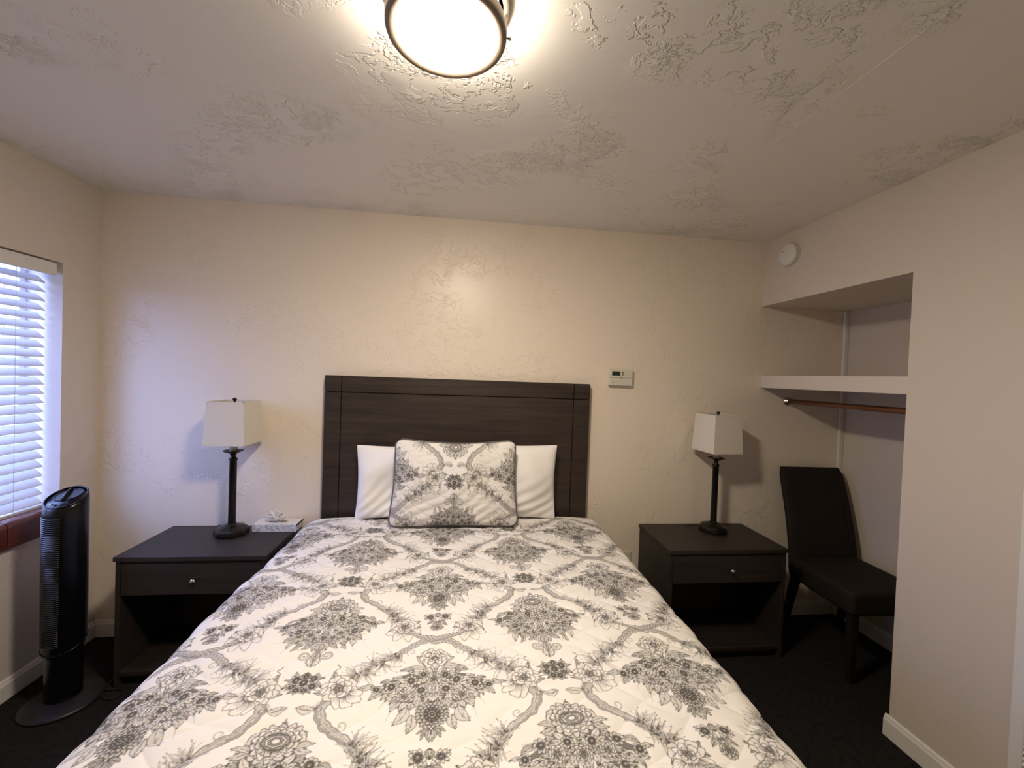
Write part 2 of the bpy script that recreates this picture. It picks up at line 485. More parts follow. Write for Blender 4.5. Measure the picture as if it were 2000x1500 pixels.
def draw_print():
    # garlands that frame the lozenges
    branch([(0.004, 0.004), (0.045, 0.012), (0.085, 0.045), (0.120, 0.075), (0.165, 0.100), (0.215, 0.150)], 0.027, 0.016, True)
    for k in range(6): tuft(0.110 + .020 * k, 0.066 + .0155 * k, -.5 if k % 2 else 1.6, 13, 0.050, 1.1)
    branch([(0.262, 0.222), (0.276, 0.250), (0.258, 0.292), (0.222, 0.322), (0.185, 0.350), (0.150, 0.392), (0.125, 0.425)], 0.028, 0.016)
    branch([(0.276, 0.250), (0.286, 0.238), (0.283, 0.226)], 0.010, 0.006)
    for k in range(7): tuft(0.190 - .013 * k, 0.352 + .0135 * k, -1.7 if k % 2 else 2.5, 13, 0.052, 1.1)
    scroll(0.213, 0.302, 0.016, 1, 1.1, 0.6, 0.003); scroll(0.07, 0.062, 0.015, -1, 1.1, 2.2, 0.003)
    for a in (-2.4, -1.2, 0.2, 1.6, 2.7): leaf(0.248, 0.185, a, 0.062, 0.026, .5)
    rose(0.248, 0.185, 0.047, 0.8, .10)
    for a, l_ in ((1.5, .040), (1.95, .046), (2.45, .044), (2.9, .036)): petal(0.236 + .020 * math.cos(a), 0.192 + .020 * math.sin(a), a, l_, 0.030, .06)
    stroke(spline([(0.268, 0.152), (0.275, 0.128), (0.262, 0.112), (0.272, 0.098)]), .0030, .8); stroke(spline([(0.290, 0.190), (0.312, 0.182), (0.318, 0.165)]), .0028, .8)
    for a in (-2.6, -1.0, 0.4, 1.3, 3.0): leaf(0.105, 0.452, a, 0.055, 0.024, .5)
    rose(0.105, 0.452, 0.046, 0.8, .08)
    for a, l_ in ((.6, .040), (1.2, .046), (1.9, .044), (2.6, .040)): petal(0.105 + .022 * math.cos(a), 0.458 + .020 * math.sin(a), a, l_, 0.032, .05)
    for k in range(4): scroll(0.075 - .012 * k, 0.480 + .006 * k, 0.010, 1 if k % 2 else -1, 1.0, k, 0.0024)
    branch([(0.085, 0.478), (0.045, 0.500), (0.004, 0.512)], 0.016, 0.022, True)
    # first motif: rose over a spreading bouquet, chrysanthemum below
    bouquet(0, [(0.0, 0.120), (0.060, 0.122), (0.120, 0.150), (0.185, 0.190), (0.150, 0.222), (0.105, 0.250), (0.080, 0.300), (0.050, 0.262), (0.0, 0.26)], 46,
            [(0.062, 0.172, .018), (0.112, 0.190, .017), (0.150, 0.197, .014), (0.075, 0.222, .020), (0.033, 0.205, .018), (0.0, 0.165, .022), (0.030, 0.150, .014)], 0.0, 0.16, 0.038)
    for k in range(3): blade(0.02 + .01 * k, 0.21 + .02 * k, 0.5 + .3 * k, 0.06, -.8, .004, .75)
    leaf(0.062, 0.262, 1.0, 0.06, 0.030, .35); leaf(0.050, 0.285, 1.4, 0.05, 0.026, .35)
    leaf(0.020, 0.112, 0.1, 0.055, 0.024, .45); leaf(0.016, 0.098, -0.5, 0.045, 0.022, .3)
    rose(0.0, 0.084, 0.044, 0.72, .10)
    for r_, n_ in ((0.040, 22), (0.030, 16), (0.018, 10)):
        for k in range(n_):
            a = 2 * PI * k / n_
            petal(r_ * .4 * math.cos(a), 0.283 + r_ * .4 * math.sin(a), a, r_ * .65, r_ * .30, .48, .8)
    daisy(0.0, 0.283, 0.010, 8, .2)
    for a in (0.35, 0.9, 1.57): leaf(0.003, 0.326, a, 0.034, 0.013, .55)
    # posy under it
    for a in (0.6, 1.3, -0.4, 2.0): leaf(0.016, 0.395, a, 0.034, 0.016, .45)
    daisy(0.026, 0.398, 0.020, 8, .2); leaf(0.0, 0.375, 1.57, 0.028, 0.014, .6)
    leaf(0.004, 0.425, .5, 0.034, 0.014, .55); leaf(0.0, 0.420, 1.57, 0.03, 0.016, .5); rose(0.0, 0.452, 0.021, .8, .2)
    # second motif: crowned medallion, bouquet, fleur-de-lis
    c = PW
    stroke(np.array([[c, .272], [c, .298]]), .0032, .8); stroke(np.array([[c - .006, .279], [c + .006, .279]]), .003, .8)
    bouquet(c, [(c, .34), (c - .06, .350), (c - .105, .385), (c - .165, .425), (c - .140, .455), (c - .105, .500), (c - .075, .540), (c - .03, .53), (c, .56)], 60,
            [(c - .092, .398, .019), (c - .135, .430, .015), (c - .06, .425, .020), (c - .030, .400, .016), (c - .085, .465, .018), (c - .045, .478, .020), (c, .43, .022), (c, .50, .020)], c, .40, 0.036)
    for k in range(7): blade(c - .02 - .012 * k, .52 - .012 * k, 2.2 + .12 * k, 0.05, .5, .0042, .7)
    for s, n_, v_ in ((1.0, 18, .30), (.80, 14, .16), (.62, 12, .30)):
        for k in range(n_):
            a = 2 * PI * (k + .5 * s) / n_; d = (math.cos(a) * .058 * s, math.sin(a) * .038 * s)
            petal(c + d[0] * .72, .334 + d[1] * .72, math.atan2(d[1], d[0]), .020 * (s + .2), .017 * (s + .2), v_, .6)
    for s, v_ in ((.60, .60), (.46, .12), (.34, .70), (.20, .15)):
        t = np.linspace(0, 2 * PI, 33)[:-1]; wv = 1 + .07 * np.sin(7 * t + s * 9)
        p = np.c_[c + .050 * s * wv * np.cos(t), .334 + .032 * s * wv * np.sin(t)]
        fill(p, v_); stroke(loop(p), .0016, .9)
    for a in (2.4, 2.8, 3.3): leaf(c - .045, .352, a, .045, .018, .4)
    scroll(c - .030, .573, .020, 1, 1.5, .3, .0065)
    branch([(c - .004, .535), (c - .006, .575), (c - .002, .618)], .018, .006)
    branch([(c - .008, .55), (c - .018, .60), (c - .002, .622)], .008, .004)
    # posy between and leaf pair
    for a in (2.0, 2.7, 3.4, 1.6, 4.3): leaf(c - .012, .160, a, .042, .018, .5)
    for x, y, r in ((c - .022, .148, .018), (c - .026, .172, .013), (c, .158, .018), (c - .010, .186, .013), (c, .136, .012)): daisy(x, y, r, 8, .3)
    blade(c - .03, .15, 3.3, .035, .7, .003, .7)
    leaf(c - .010, .243, PI, .050, .022, .30, 5)
draw_print()
_t = INK.copy()
_t = np.clip(1.18 * np.clip(_t, 0, 1) ** 1.45, 0, 1)
for _ in range(1):
    _t = (np.roll(_t, 1, 0) + _t * 2 + np.roll(_t, -1, 0)) / 4
    _t = (np.roll(_t, 1, 1) + _t * 2 + np.roll(_t, -1, 1)) / 4
INKS = _t
def ink_at(u, v):
    u = np.abs((u + PW) % (2 * PW) - PW); v = v % PH
    x = (u - U0) / PX - 0.5; y = (v - V0) / PX - 0.5
    x0 = np.clip(np.floor(x).astype(int), 0, CW - 2); y0 = np.clip(np.floor(y).astype(int), 0, CHh - 2)
    fx, fy = x - x0, y - y0
    return ((INKS[y0, x0] * (1 - fx) + INKS[y0, x0 + 1] * fx) * (1 - fy) + (INKS[y0 + 1, x0] * (1 - fx) + INKS[y0 + 1, x0 + 1] * fx) * fy)

# ------------------------------------------------------------------ the room shell
struct(box_obj('floor', XL - .3, NX + .2, YF - .2, YB + .2, -.12, 0.0, M['carpet']), 'charcoal carpeted floor')
ceil = struct(box_obj('ceiling', XL - .3, NX + .2, YF - .2, YB + .2, ZC, ZC + .12, M['ceiling']), 'trowelled plaster ceiling')
box_obj('seam', 1.134, 1.140, YF, 1.60, ZC - .0005, ZC + .001, M['ceiling'], ceil, .0003)
struct(box_obj('wall_back', XL - .3, NX + .2, YB, YB + .15, 0, ZC, M['wall']), 'cream plaster wall behind the bed')
struct(box_obj('wall_front', XL - .3, NX + .2, YF - .15, YF, 0, ZC, M['wall']), 'cream wall behind the camera')
bm = bmesh.new()
box(bm, XL - .30, XL, YF, WY0, 0, ZC); box(bm, XL - .30, XL, WY1, YB, 0, ZC)
box(bm, XL - .30, XL, WY0, WY1, 0, WZ0); box(bm, XL - .30, XL, WY0, WY1, WZ1, ZC)
struct(obj('wall_left', bm, M['wall_window_dimmed']), 'cream plaster wall with the window recess')
bm = bmesh.new()
box(bm, XR, XR + .11, YF, NY0, 0, ZC); box(bm, XR, XR + .11, NY0, YB, NZ, ZC)
bmesh.ops.remove_doubles(bm, verts=bm.verts, dist=1e-5)
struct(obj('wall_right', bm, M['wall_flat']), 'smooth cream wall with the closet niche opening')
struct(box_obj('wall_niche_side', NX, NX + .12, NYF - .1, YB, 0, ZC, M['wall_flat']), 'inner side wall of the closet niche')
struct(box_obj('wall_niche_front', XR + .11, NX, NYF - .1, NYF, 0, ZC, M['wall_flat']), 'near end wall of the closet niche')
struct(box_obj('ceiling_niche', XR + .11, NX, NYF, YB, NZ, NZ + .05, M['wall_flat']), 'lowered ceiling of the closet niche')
struct(box_obj('trim_1', NX - .034, NX, YB - .018, YB, .10, NZ, M['trim'], bev=.004), 'vertical corner moulding inside the niche')

def baseboard(name, p0, p1, inward, h=.092, t=.013):
    p0, p1, n = Vector((*p0, 0)), Vector((*p1, 0)), Vector((*inward, 0))
    prof = [(0, 0), (t, 0), (t, h - .022), (t * .75, h - .016), (t * .55, h - .006), (t * .2, h), (0, h)]
    bm = bmesh.new()
    a = [bm.verts.new(p0 + n * d + Vector((0, 0, z))) for d, z in prof]
    b_ = [bm.verts.new(p1 + n * d + Vector((0, 0, z))) for d, z in prof]
    for k in range(len(prof)):
        bm.faces.new((a[k], a[(k + 1) % len(prof)], b_[(k + 1) % len(prof)], b_[k]))
    bm.faces.new(a[::-1]); bm.faces.new(b_)
    return struct(obj(name, bm, M['trim']), 'painted white baseboard')
baseboard('baseboard_back', (XL, YB), (NX, YB), (0, -1))
baseboard('baseboard_left', (XL, YF), (XL, YB - .013), (1, 0))
baseboard('baseboard_right', (XR, 1.19), (XR, NY0 + .013), (-1, 0))
baseboard('baseboard_return', (XR, NY0), (XR + .11, NY0), (0, 1))
baseboard('baseboard_niche', (NX, NYF), (NX, YB - .013), (-1, 0))

# ------------------------------------------------------------------ window: recess, red timber frame, panes, tiled sill
win = bpy.data.objects.new('window_1', None); win.location = (XL, (WY0 + WY1) / 2, WZ0); link(win)
struct(win, 'recessed window with red-brown timber frame in the left wall')
def wpart(name, bm, mat, smooth=False):
    o = obj(name, bm, mat, win, smooth); o.location = -Vector(win.location); return o
bm = bmesh.new(); fx0, fx1 = XL - .20, XL - WD
for a in ((WY0, WY0 + .03, WZ0, WZ1), (WY1 - .03, WY1, WZ0, WZ1), (WY0 + .03, WY1 - .03, WZ0, WZ0 + .04), (WY0 + .03, WY1 - .03, WZ1 - .04, WZ1)):
    box(bm, fx0, fx1, *a, .003)
wpart('window_frame', bm, M['trim'])
wpart('mullion', box(bmesh.new(), fx0 + .005, fx1 - .004, 2.105, 2.165, WZ0 + .04, WZ1 - .04, .003), M['frame_wood'])
wpart('mullion', box(bmesh.new(), fx0 + .005, fx1 - .004, 1.75, 1.81, WZ0 + .04, WZ1 - .04, .003), M['frame_wood'])
for y0, y1 in ((WY0 + .03, 1.75), (1.81, 2.105), (2.165, WY1 - .03)):
    wpart('pane', box(bmesh.new(), XL - .182, XL - .178, y0 - .005, y1 + .005, WZ0 + .045, WZ1 - .045), M['glass'])
# tiled sill with a rounded nose
sill = bpy.data.objects.new('window_sill', None); sill.location = (XL, (WY0 + WY1) / 2, WZ0); link(sill)
tag(sill, 'glazed red-brown tile sill under the window blind', 'window sill')
def spart(name, bm, mat, smooth=False):
    o = obj(name, bm, mat, sill, smooth); o.location = -Vector(sill.location); return o
spart('grout_bed', box(bmesh.new(), XL - WD, XL + .008, WY0, WY1 + .006, WZ0 - .090, WZ0 + .012), M['grout'])
def nose_tile(y0, y1):
    top, r = WZ0 + .022, .022
    prof = [(XL - .02, WZ0 + .010), (XL - .02, top - .004), (XL - .008, top)]
    prof += [(XL + .004 + r * math.sin(a), top - r + r * math.cos(a)) for a in np.linspace(0, PI / 2, 6)]
    prof += [(XL + .024, WZ0 - .094), (XL + .006, WZ0 - .096), (XL + .006, WZ0 + .010)]
    bm = bmesh.new()
    a = [bm.verts.new((x, y0, z)) for x, z in prof]; b_ = [bm.verts.new((x, y1, z)) for x, z in prof]
    n = len(prof)
    for k in range(n): bm.faces.new((a[k], a[(k + 1) % n], b_[(k + 1) % n], b_[k]))
    bm.faces.new(a[::-1]); bm.faces.new(b_)
    return bm
edges = [WY1 + .008 - .148 * k for k in range(9)]
off = edges[1] - 2.028
edges = [WY1 + .008] + [2.174 - .150 * k for k in range(5)] + [WY0]
for b1, b0 in zip(edges, edges[1:]):
    spart('tile', nose_tile(b0 + .0025, b1 - .0025), M['tile'])
    spart('tile', box(bmesh.new(), XL - WD + .002, XL - .022, b0 + .0025, min(b1, WY1) - .0025, WZ0 + .004, WZ0 + .018, .002), M['tile'])

# venetian blind inside the recess
blind = thing('venetian_blind', 'white slatted venetian blind hanging in the left window', 'window blind', (XL - .06, (WY0 + WY1) / 2, WZ1))
def bpart(name, bm, mat, parent=blind, smooth=False):
    o = obj(name, bm, mat, parent, smooth)
    o.location = -Vector(blind.location) if parent is blind else (0, 0, 0)
    return o
BY0, BY1 = WY0 + .012, WY1 - .012
bpart('valance', box(bmesh.new(), XL - .024, XL - .010, BY0, BY1 - .006, WZ1 - .068, WZ1 - .006, .003), M['plastic_white'])
bpart('headrail', box(bmesh.new(), XL - .108, XL - .030, BY0, BY1, WZ1 - .052, WZ1 - .004, .002), M['plastic_white'])
SX, SW, TILT = XL - .084, .050, math.radians(42)
def slat_mesh():
    bm = bmesh.new(); n = 5; rows = []
    for j in range(n + 1):
        s = (j / n - .5) * SW; arch = .0016 * (1 - (2 * j / n - 1) ** 2)
        rows.append((s * math.cos(TILT) + arch * math.sin(TILT), -s * math.sin(TILT) + arch * math.cos(TILT)))
    t = .0028
    up = [[bm.verts.new((x, y, z + t / 2)) for y in (-(BY1 - BY0) / 2, (BY1 - BY0) / 2)] for x, z in rows]
    dn = [[bm.verts.new((x, y, z - t / 2)) for y in (-(BY1 - BY0) / 2, (BY1 - BY0) / 2)] for x, z in rows]
    for j in range(n):
        bm.faces.new((up[j][0], up[j + 1][0], up[j + 1][1], up[j][1]))
        bm.faces.new((dn[j][0], dn[j][1], dn[j + 1][1], dn[j + 1][0]))
    for e in (0, 1):
        bm.faces.new([up[j][e] for j in range(n + 1)] + [dn[j][e] for j in range(n, -1, -1)])
    for j in (0, n):
        bm.faces.new((up[j][0], up[j][1], dn[j][1], dn[j][0]))
    bmesh.ops.recalc_face_normals(bm, faces=bm.faces)
    me = bpy.data.meshes.new('slat'); bm.to_mesh(me); bm.free(); me.materials.append(M['slat'])
    return me
sm = slat_mesh()
NS = 25
for k in range(NS):
    o = bpy.data.objects.new('slat', sm); o.location = Vector((SX, (BY0 + BY1) / 2, 1.9075 - .0450 * k)) - Vector(blind.location); link(o, blind)
bpart('bottom_rail', box(bmesh.new(), SX - .026, SX + .026, BY0, BY1, WZ0 + .013, WZ0 + .029, .003), M['slat'])
for y in (2.135, 1.60):
    for x in (SX - .024, SX + .024):
        bpart('ladder_cord', tube(bmesh.new(), [(x, y, WZ1 - .05), (x, y, WZ0 + .03)], .0012, 6), M['cord'])

# ------------------------------------------------------------------ ceiling lamp
LX, LY = -.0735, 1.049
lamp = thing('ceiling_light', 'round flush ceiling light, lit, with a bronze ring', 'ceiling light', (LX, LY, ZC))
def dome(prof, seg=64, **k): return lathe(bmesh.new(), prof, seg, **k)
obj('mounting_pan', dome([(.150, -.022), (.152, -.018), (.152, 0), (.10, 0)][::-1] + [(.138, -.022)], close_top=False, close_bot=False), M['lamp_ring'], lamp, True)
obj('glass_wall', dome([(.126, -.012), (.127, -.066)], close_top=False, close_bot=False), M['glow_side'], lamp, True)
obj('glass_diffuser', dome([(.1195, -.0870), (.116, -.0905), (.105, -.0960), (.085, -.1010), (.06, -.1045), (.03, -.1065), (.006, -.1070)], close_top=True, close_bot=False), M['glow'], lamp, True)
obj('ring', dome([(.1275, -.064), (.146, -.062), (.1475, -.067), (.1475, -.086), (.1455, -.0905), (.136, -.0915), (.123, -.0905), (.1197, -.0875), (.1275, -.080), (.1275, -.064)], close_top=False, close_bot=False), M['lamp_ring'], lamp, True)
for k in range(3):
    a = math.radians(118 - 118 * k)
    c, s = math.cos(a), math.sin(a)
    p = obj('post', lathe(bmesh.new(), [(.0035, -.070), (.0035, -.012)], 10, (.142 * c, .142 * s)), M['lamp_ring'], lamp, True)
    bm = tube(bmesh.new(), [(.1470 * c, .1470 * s, -.077), (.152 * c, .152 * s, -.077), (.153 * c, .153 * s, -.077), (.159 * c, .159 * s, -.077)], [.0022, .0022, .0045, .0045], 12)
    obj('thumb_screw', bm, M['nickel'], lamp, True)

# ------------------------------------------------------------------ headboard
hb = thing('headboard', 'dark wood panel headboard behind the pillows', 'headboard', (-.0145, 2.47, .22))
HX0, HX1, HZ0, HZ1, HY0, HY1 = -.789, .760, .22, 1.487, 2.448, 2.490
def hpart(name, x0, x1, z0, z1, y0=HY0, y1=HY0 + .022, bev=.0018):
    o = box_obj(name, x0, x1, y0, y1, z0, z1, M['head_wood'], hb, bev); o.location = -Vector(hb.location); return o
hpart('backing', HX0 + .001, HX1 - .001, HZ0, HZ1 - .001, HY0 + .020, HY1, 0)
g = .002; sx0, sx1, rz = HX0 + .091, HX1 - .100, HZ1 - .094
hpart('corner_block', HX0, sx0 - g, rz + g, HZ1); hpart('corner_block', sx1 + g, HX1, rz + g, HZ1)
hpart('top_rail', sx0 + g, sx1 - g, rz + g, HZ1)
hpart('stile', HX0, sx0 - g, HZ0, rz - g); hpart('stile', sx1 + g, HX1, HZ0, rz - g)
hpart('panel', sx0 + g, sx1 - g, HZ0, rz - g)

# ------------------------------------------------------------------ bed
BX = -.012
bed = thing('bed', 'bed base and white mattress under the toile bedspread', 'bed', (BX, 1.44, 0))
o = box_obj('mattress', BX - .755, BX + .755, .43, 2.438, .38, .684, M['mattress'], bed, .06, 5, smooth=True); o.location = -Vector(bed.location)
for v in o.data.vertices:
    if v.co.z > .5: v.co.z -= .030 * (1 - max(0, min(1, (v.co.y - .9) / 1.5))) + .004
o = box_obj('box_spring', BX - .745, BX + .745, .44, 2.43, .15, .378, M['mattress'], bed, .02, 2); o.location = -Vector(bed.location)
for sx in (-.66, .66):
    for y in (.55, 2.30):
        o = box_obj('leg', BX + sx - .03, BX + sx + .03, y - .03, y + .03, 0, .149, M['black_matt'], bed, .004); o.location = -Vector(bed.location)

def puff(a, b_, p=.115):
    """quilting: wavy diamond stitch lines with puffs between"""
    s = (a * .62 + b_ + .016 * np.sin(a * 27 + b_ * 5)) / p; t = (a * .62 - b_ + .016 * np.sin(b_ * 24 + a * 4)) / p
    ds = np.abs((s + .5) % 1 - .5) * p * .7; dt = np.abs((t + .5) % 1 - .5) * p * .7
    d = np.minimum(ds, dt)
    return 1 - np.exp(-(d / .011) ** 1.2)
def wrinkle(a, b_, seed, k=7, f0=4., f1=16.):
    r = np.random.default_rng(seed); h = np.zeros_like(a)
    for _ in range(k):
        th, f = r.random() * PI, r.uniform(f0, f1)
        h += np.sin((a * math.cos(th) + b_ * math.sin(th)) * f + r.random() * 6 + 1.2 * np.sin(a * 5 + b_ * 3 + r.random() * 6)) / f
    return h
def bedspread():
    r = .10
    sfl = np.concatenate([np.linspace(-1.24, -.96, 12), np.arange(-.945, .9451, .0016), np.linspace(.96, 1.24, 12)])
    ty = np.concatenate([np.linspace(-.02, .42, 24), np.arange(.435, .76, .012), np.arange(.762, 1.62, .0016), np.arange(1.622, 2.4061, .0027)])
    S, T = np.meshgrid(sfl, ty)
    wid = .770 + .012 * np.clip((T - .9) / 1.5, 0, 1)
    wid = wid - (.022 + .004 * np.sign(S)) * np.clip((T - 1.5) / .7, 0, 1)
    zt = .668 + .032 * np.clip((T - .9) / 1.5, -.2, 1)
    A = np.abs(S)
    e = np.maximum(A - wid, 0); ang = np.minimum(e / r, PI / 2); ext = np.maximum(e - r * PI / 2, 0)
    X = np.sign(S) * (np.minimum(A, wid) + r * np.sin(ang) + .0 * ext)
    dz = r * (1 - np.cos(ang)) + ext
    dz += .016 * np.clip(A / wid, 0, 1) ** 5
    # foot fall
    yf = .46; ef = np.maximum(yf - T, 0); af = np.minimum(ef / .08, PI / 2); xf = np.maximum(ef - .08 * PI / 2, 0)
    Y = np.where(T < yf, yf - .08 * np.sin(af) - .04 * xf, T); dzf = .08 * (1 - np.cos(af)) + xf
    # head end turns down over the mattress a little
    eh = np.clip((T - 2.372) / .034, 0, 1); dzh = .020 * eh ** 2
    pf = puff(S + .02, T)
    onTop = np.exp(-(ext / .05) ** 2)
    h = .0056 * pf * onTop + .010 * wrinkle(S, T, 5, 8, 3., 11.) + .0028 * wrinkle(S, T, 9, 10, 24., 60.)
    hang = .007 * np.clip(ext / .1, 0, 1) * np.sin(T * 17 + 2 * np.sin(T * 4) + np.sign(S))
    Z = zt - dz - dzf - dzh + h * np.cos(ang)
    X = X + np.sign(S) * (h * np.sin(ang) + hang + .004 * np.sin(T * 23 + np.sign(S)) * np.sin(ang)) + BX
    Z = np.maximum(Z, .02)
    # print: axis of the first motif lies near x = -.065 and drifts a little down the bed
    th = .030
    du, dv = S + BX + .062, 1.313 - T
    U = du * math.cos(th) + dv * math.sin(th) * -1; V = dv * math.cos(th) + du * math.sin(th)
    ink = ink_at(U, V) * (T < 2.362)          # plain white border at the head end
    return grid_mesh('bedspread', X, Y, Z, M['print'], None, ink)
bs = bedspread()
tag(bs, 'white quilted bedspread with a grey toile print over the bed', 'bedspread')
# hem roll along the head edge of the spread
sv = np.linspace(-.80, .80, 90)
pts = [(s + BX, 2.404, .700 - .016 * min(1, abs(s) / .782) ** 5 - .013 - max(0, (abs(s) - .77)) * .3) for s in sv]
obj('hem', tube(bmesh.new(), pts, .0075, 8), M['white_cotton'], bs, True)

# ------------------------------------------------------------------ pillows
def pillow_arrays(w, h, t, nx, ny, seed, pinch=.05, taper=0.0, crease=1.0, sag=0.0, rnd=0.012):
    a = np.linspace(-1, 1, nx); b_ = np.linspace(-1, 1, ny)
    A, B = np.meshgrid(a, b_)
    prof = np.clip((1 - np.abs(A) ** 2.6), 0, 1) ** .55 * np.clip((1 - np.abs(B) ** 2.4), 0, 1) ** .55
    # real outlines: sides drawn in between the corners
    X = A * w / 2 * (1 - pinch * (1 - B ** 2) * np.abs(A) ** 3) * (1 - taper * (B + 1) / 2)
    Zl = B * h / 2 * (1 - pinch * 1.1 * (1 - A ** 2) * np.abs(B) ** 3) - sag * (1 - A ** 2) * (B + 1) / 2
    cn = (np.abs(A) * np.abs(B)) ** 14
    X = X * (1 - rnd * cn); Zl = Zl * (1 - rnd * 1.3 * cn)
    wr = wrinkle(X, Zl, seed, 9, 10., 34.) * crease
    T = prof * (t / 2) * (1 + 1.3 * wr * 3) + prof * crease * .0075 * np.sin((X * .75 - Zl * 1.15) * 85 + 2.2 * np.sin(X * 13 + seed) + 1.5 * np.sin(Zl * 17)) * np.clip(-B + .35, 0, 1)
    return A, B, X, Zl, T
def make_pillow(name, w, h, t, loc, lean, rz, rollz, seed, mat, label, cat, group=None, **kw):
    root = thing(name, label, cat, loc, rz, group)
    A, B, X, Zl, T = pillow_arrays(w, h, t, kw.pop('nx', 70), kw.pop('ny', 56), seed, **kw)
    cl, sl = math.cos(lean), math.sin(lean); cr, sr = math.cos(rollz), math.sin(rollz)
    def place(x, y, z):   # y to the back; lean tips the top backwards
        x, z = x * cr - z * sr, x * sr + z * cr
        z = z + h / 2
        return x, y * cl + z * sl, z * cl - y * sl
    return root, A, B, X, Zl, T, place
WP = 'white pillows propped on the headboard'
def white_pillow(loc, w, h, lean, rollz, seed, label):
    root, A, B, X, Zl, T, place = make_pillow('pillow', w, h, .115, loc, lean, 0, rollz, seed, None, label, 'pillow', WP, pinch=.05, crease=.9)
    x, y, z = place(X, -T, Zl); x2, y2, z2 = place(X, T, Zl)
    nx_ = X.shape[1]
    # front and back shells share one mesh
    XX = np.concatenate([x, x2[::-1]]); YY = np.concatenate([y, y2[::-1]]); ZZ = np.concatenate([z, z2[::-1]])
    grid_mesh('cushion', XX, YY, ZZ, M['white_cotton'], root)
white_pillow((-.307, 2.340, .702), .550, .410, .07, .012, 21, 'white pillow at the left, mostly hidden behind the toile sham')
white_pillow((.264, 2.342, .702), .570, .428, .06, -.010, 33, 'white pillow at the right, standing behind the toile sham')

def sham():
    w, h = .690, .465
    root, A, B, X, Zl, T, place = make_pillow('sham_pillow', w, h, .125, (-.033, 2.200, .706), .12, 0.0, 0.0, 55, None,
        'grey toile printed sham pillow with dark piping at the front', 'pillow', None, nx=330, ny=240, pinch=.045, taper=.062, crease=.4, sag=.014, rnd=.055)
    # the print stands upside down on the sham, second motif in the middle
    ink = ink_at(PW + X * .98 + .004, .243 + (Zl - .095) * .98)
    Tf = T + .0028 * puff(X, Zl, .06) * (T > .004)
    x, y, z = place(X, -Tf, Zl)
    grid_mesh('front', x, y, z, M['print'], root, ink)
    x, y, z = place(X[::4, ::4], T[::4, ::4] * .55, Zl[::4, ::4])
    grid_mesh('back', x, y, z, M['white_cotton'], root, None, flip=True)
    n = 60; per = []
    def edge(i, j):
        xx, yy, zz = place(X[i, j], 0.0, Zl[i, j]); return (float(xx), float(yy), float(zz))
    ny_, nx_ = X.shape
    for k in np.linspace(0, nx_ - 1, n).astype(int)[3:-3]: per.append(edge(0, k))
    for k in np.linspace(0, ny_ - 1, n).astype(int)[3:-3]: per.append(edge(k, nx_ - 1))
    for k in np.linspace(nx_ - 1, 0, n).astype(int)[3:-3]: per.append(edge(ny_ - 1, k))
    for k in np.linspace(ny_ - 1, 0, n).astype(int)[3:-3]: per.append(edge(k, 0))
    obj('piping', tube(bmesh.new(), per, .0062, 8, True), M['piping'], root, True)
sham()

# ------------------------------------------------------------------ nightstands
def nightstand(x0, x1, label, knob_x):
    y0, y1, H = 2.080, 2.484, .617
    cx = (x0 + x1) / 2
    t = thing('nightstand', label, 'nightstand', (cx, (y0 + y1) / 2, 0), 0, 'matching dark nightstands')
    hw, hd = (x1 - x0) / 2, (y1 - y0) / 2
    mt = M['night_wood']
    def b(name, *a, parent=t, bev=.0015, mat=mt): return box_obj(name, *a, mat, parent, bev)
    b('top', -hw, hw, -hd, hd, H - .021, H)
    b('side_panel', -hw + .006, -hw + .026, -hd + .008, hd - .002, 0, H - .0215)
    b('side_panel', hw - .026, hw - .006, -hd + .008, hd - .002, 0, H - .0215)
    b('back_panel', -hw + .0265, hw - .0265, hd - .014, hd - .004, .07, H - .0215)
    b('rail', -hw + .0265, hw - .0265, -hd + .014, -hd + .030, H - .034, H - .0218)
    d = b('drawer', -hw + .0285, hw - .0285, -hd + .010, -hd + .028, .432, H - .036)
    b('divider', -hw + .0265, hw - .0265, -hd + .030, hd - .0145, .424, .438)
    kx = knob_x - cx
    prof = [(.004, 0), (.0045, .010), (.008, .013), (.0125, .018), (.0135, .022), (.011, .027), (.005, .029)]
    k = obj('knob', lathe(bmesh.new(), prof, 20), M['nickel'], d, True, loc=(kx, -hd + .010, .503), rot=(PI / 2, 0, 0))
    b('shelf', -hw + .0265, hw - .0265, -hd + .012, hd - .0145, .050, .072)
    b('toe_kick', -hw + .0265, hw - .0265, -hd + .055, -hd + .070, 0, .0495)
    return t
nightstand(-1.585, -.915, 'dark wood nightstand left of the bed, beside the tower fan', -1.235)
nightstand(1.120, 1.812, 'dark wood nightstand right of the bed, beside the brown chair', 1.478)

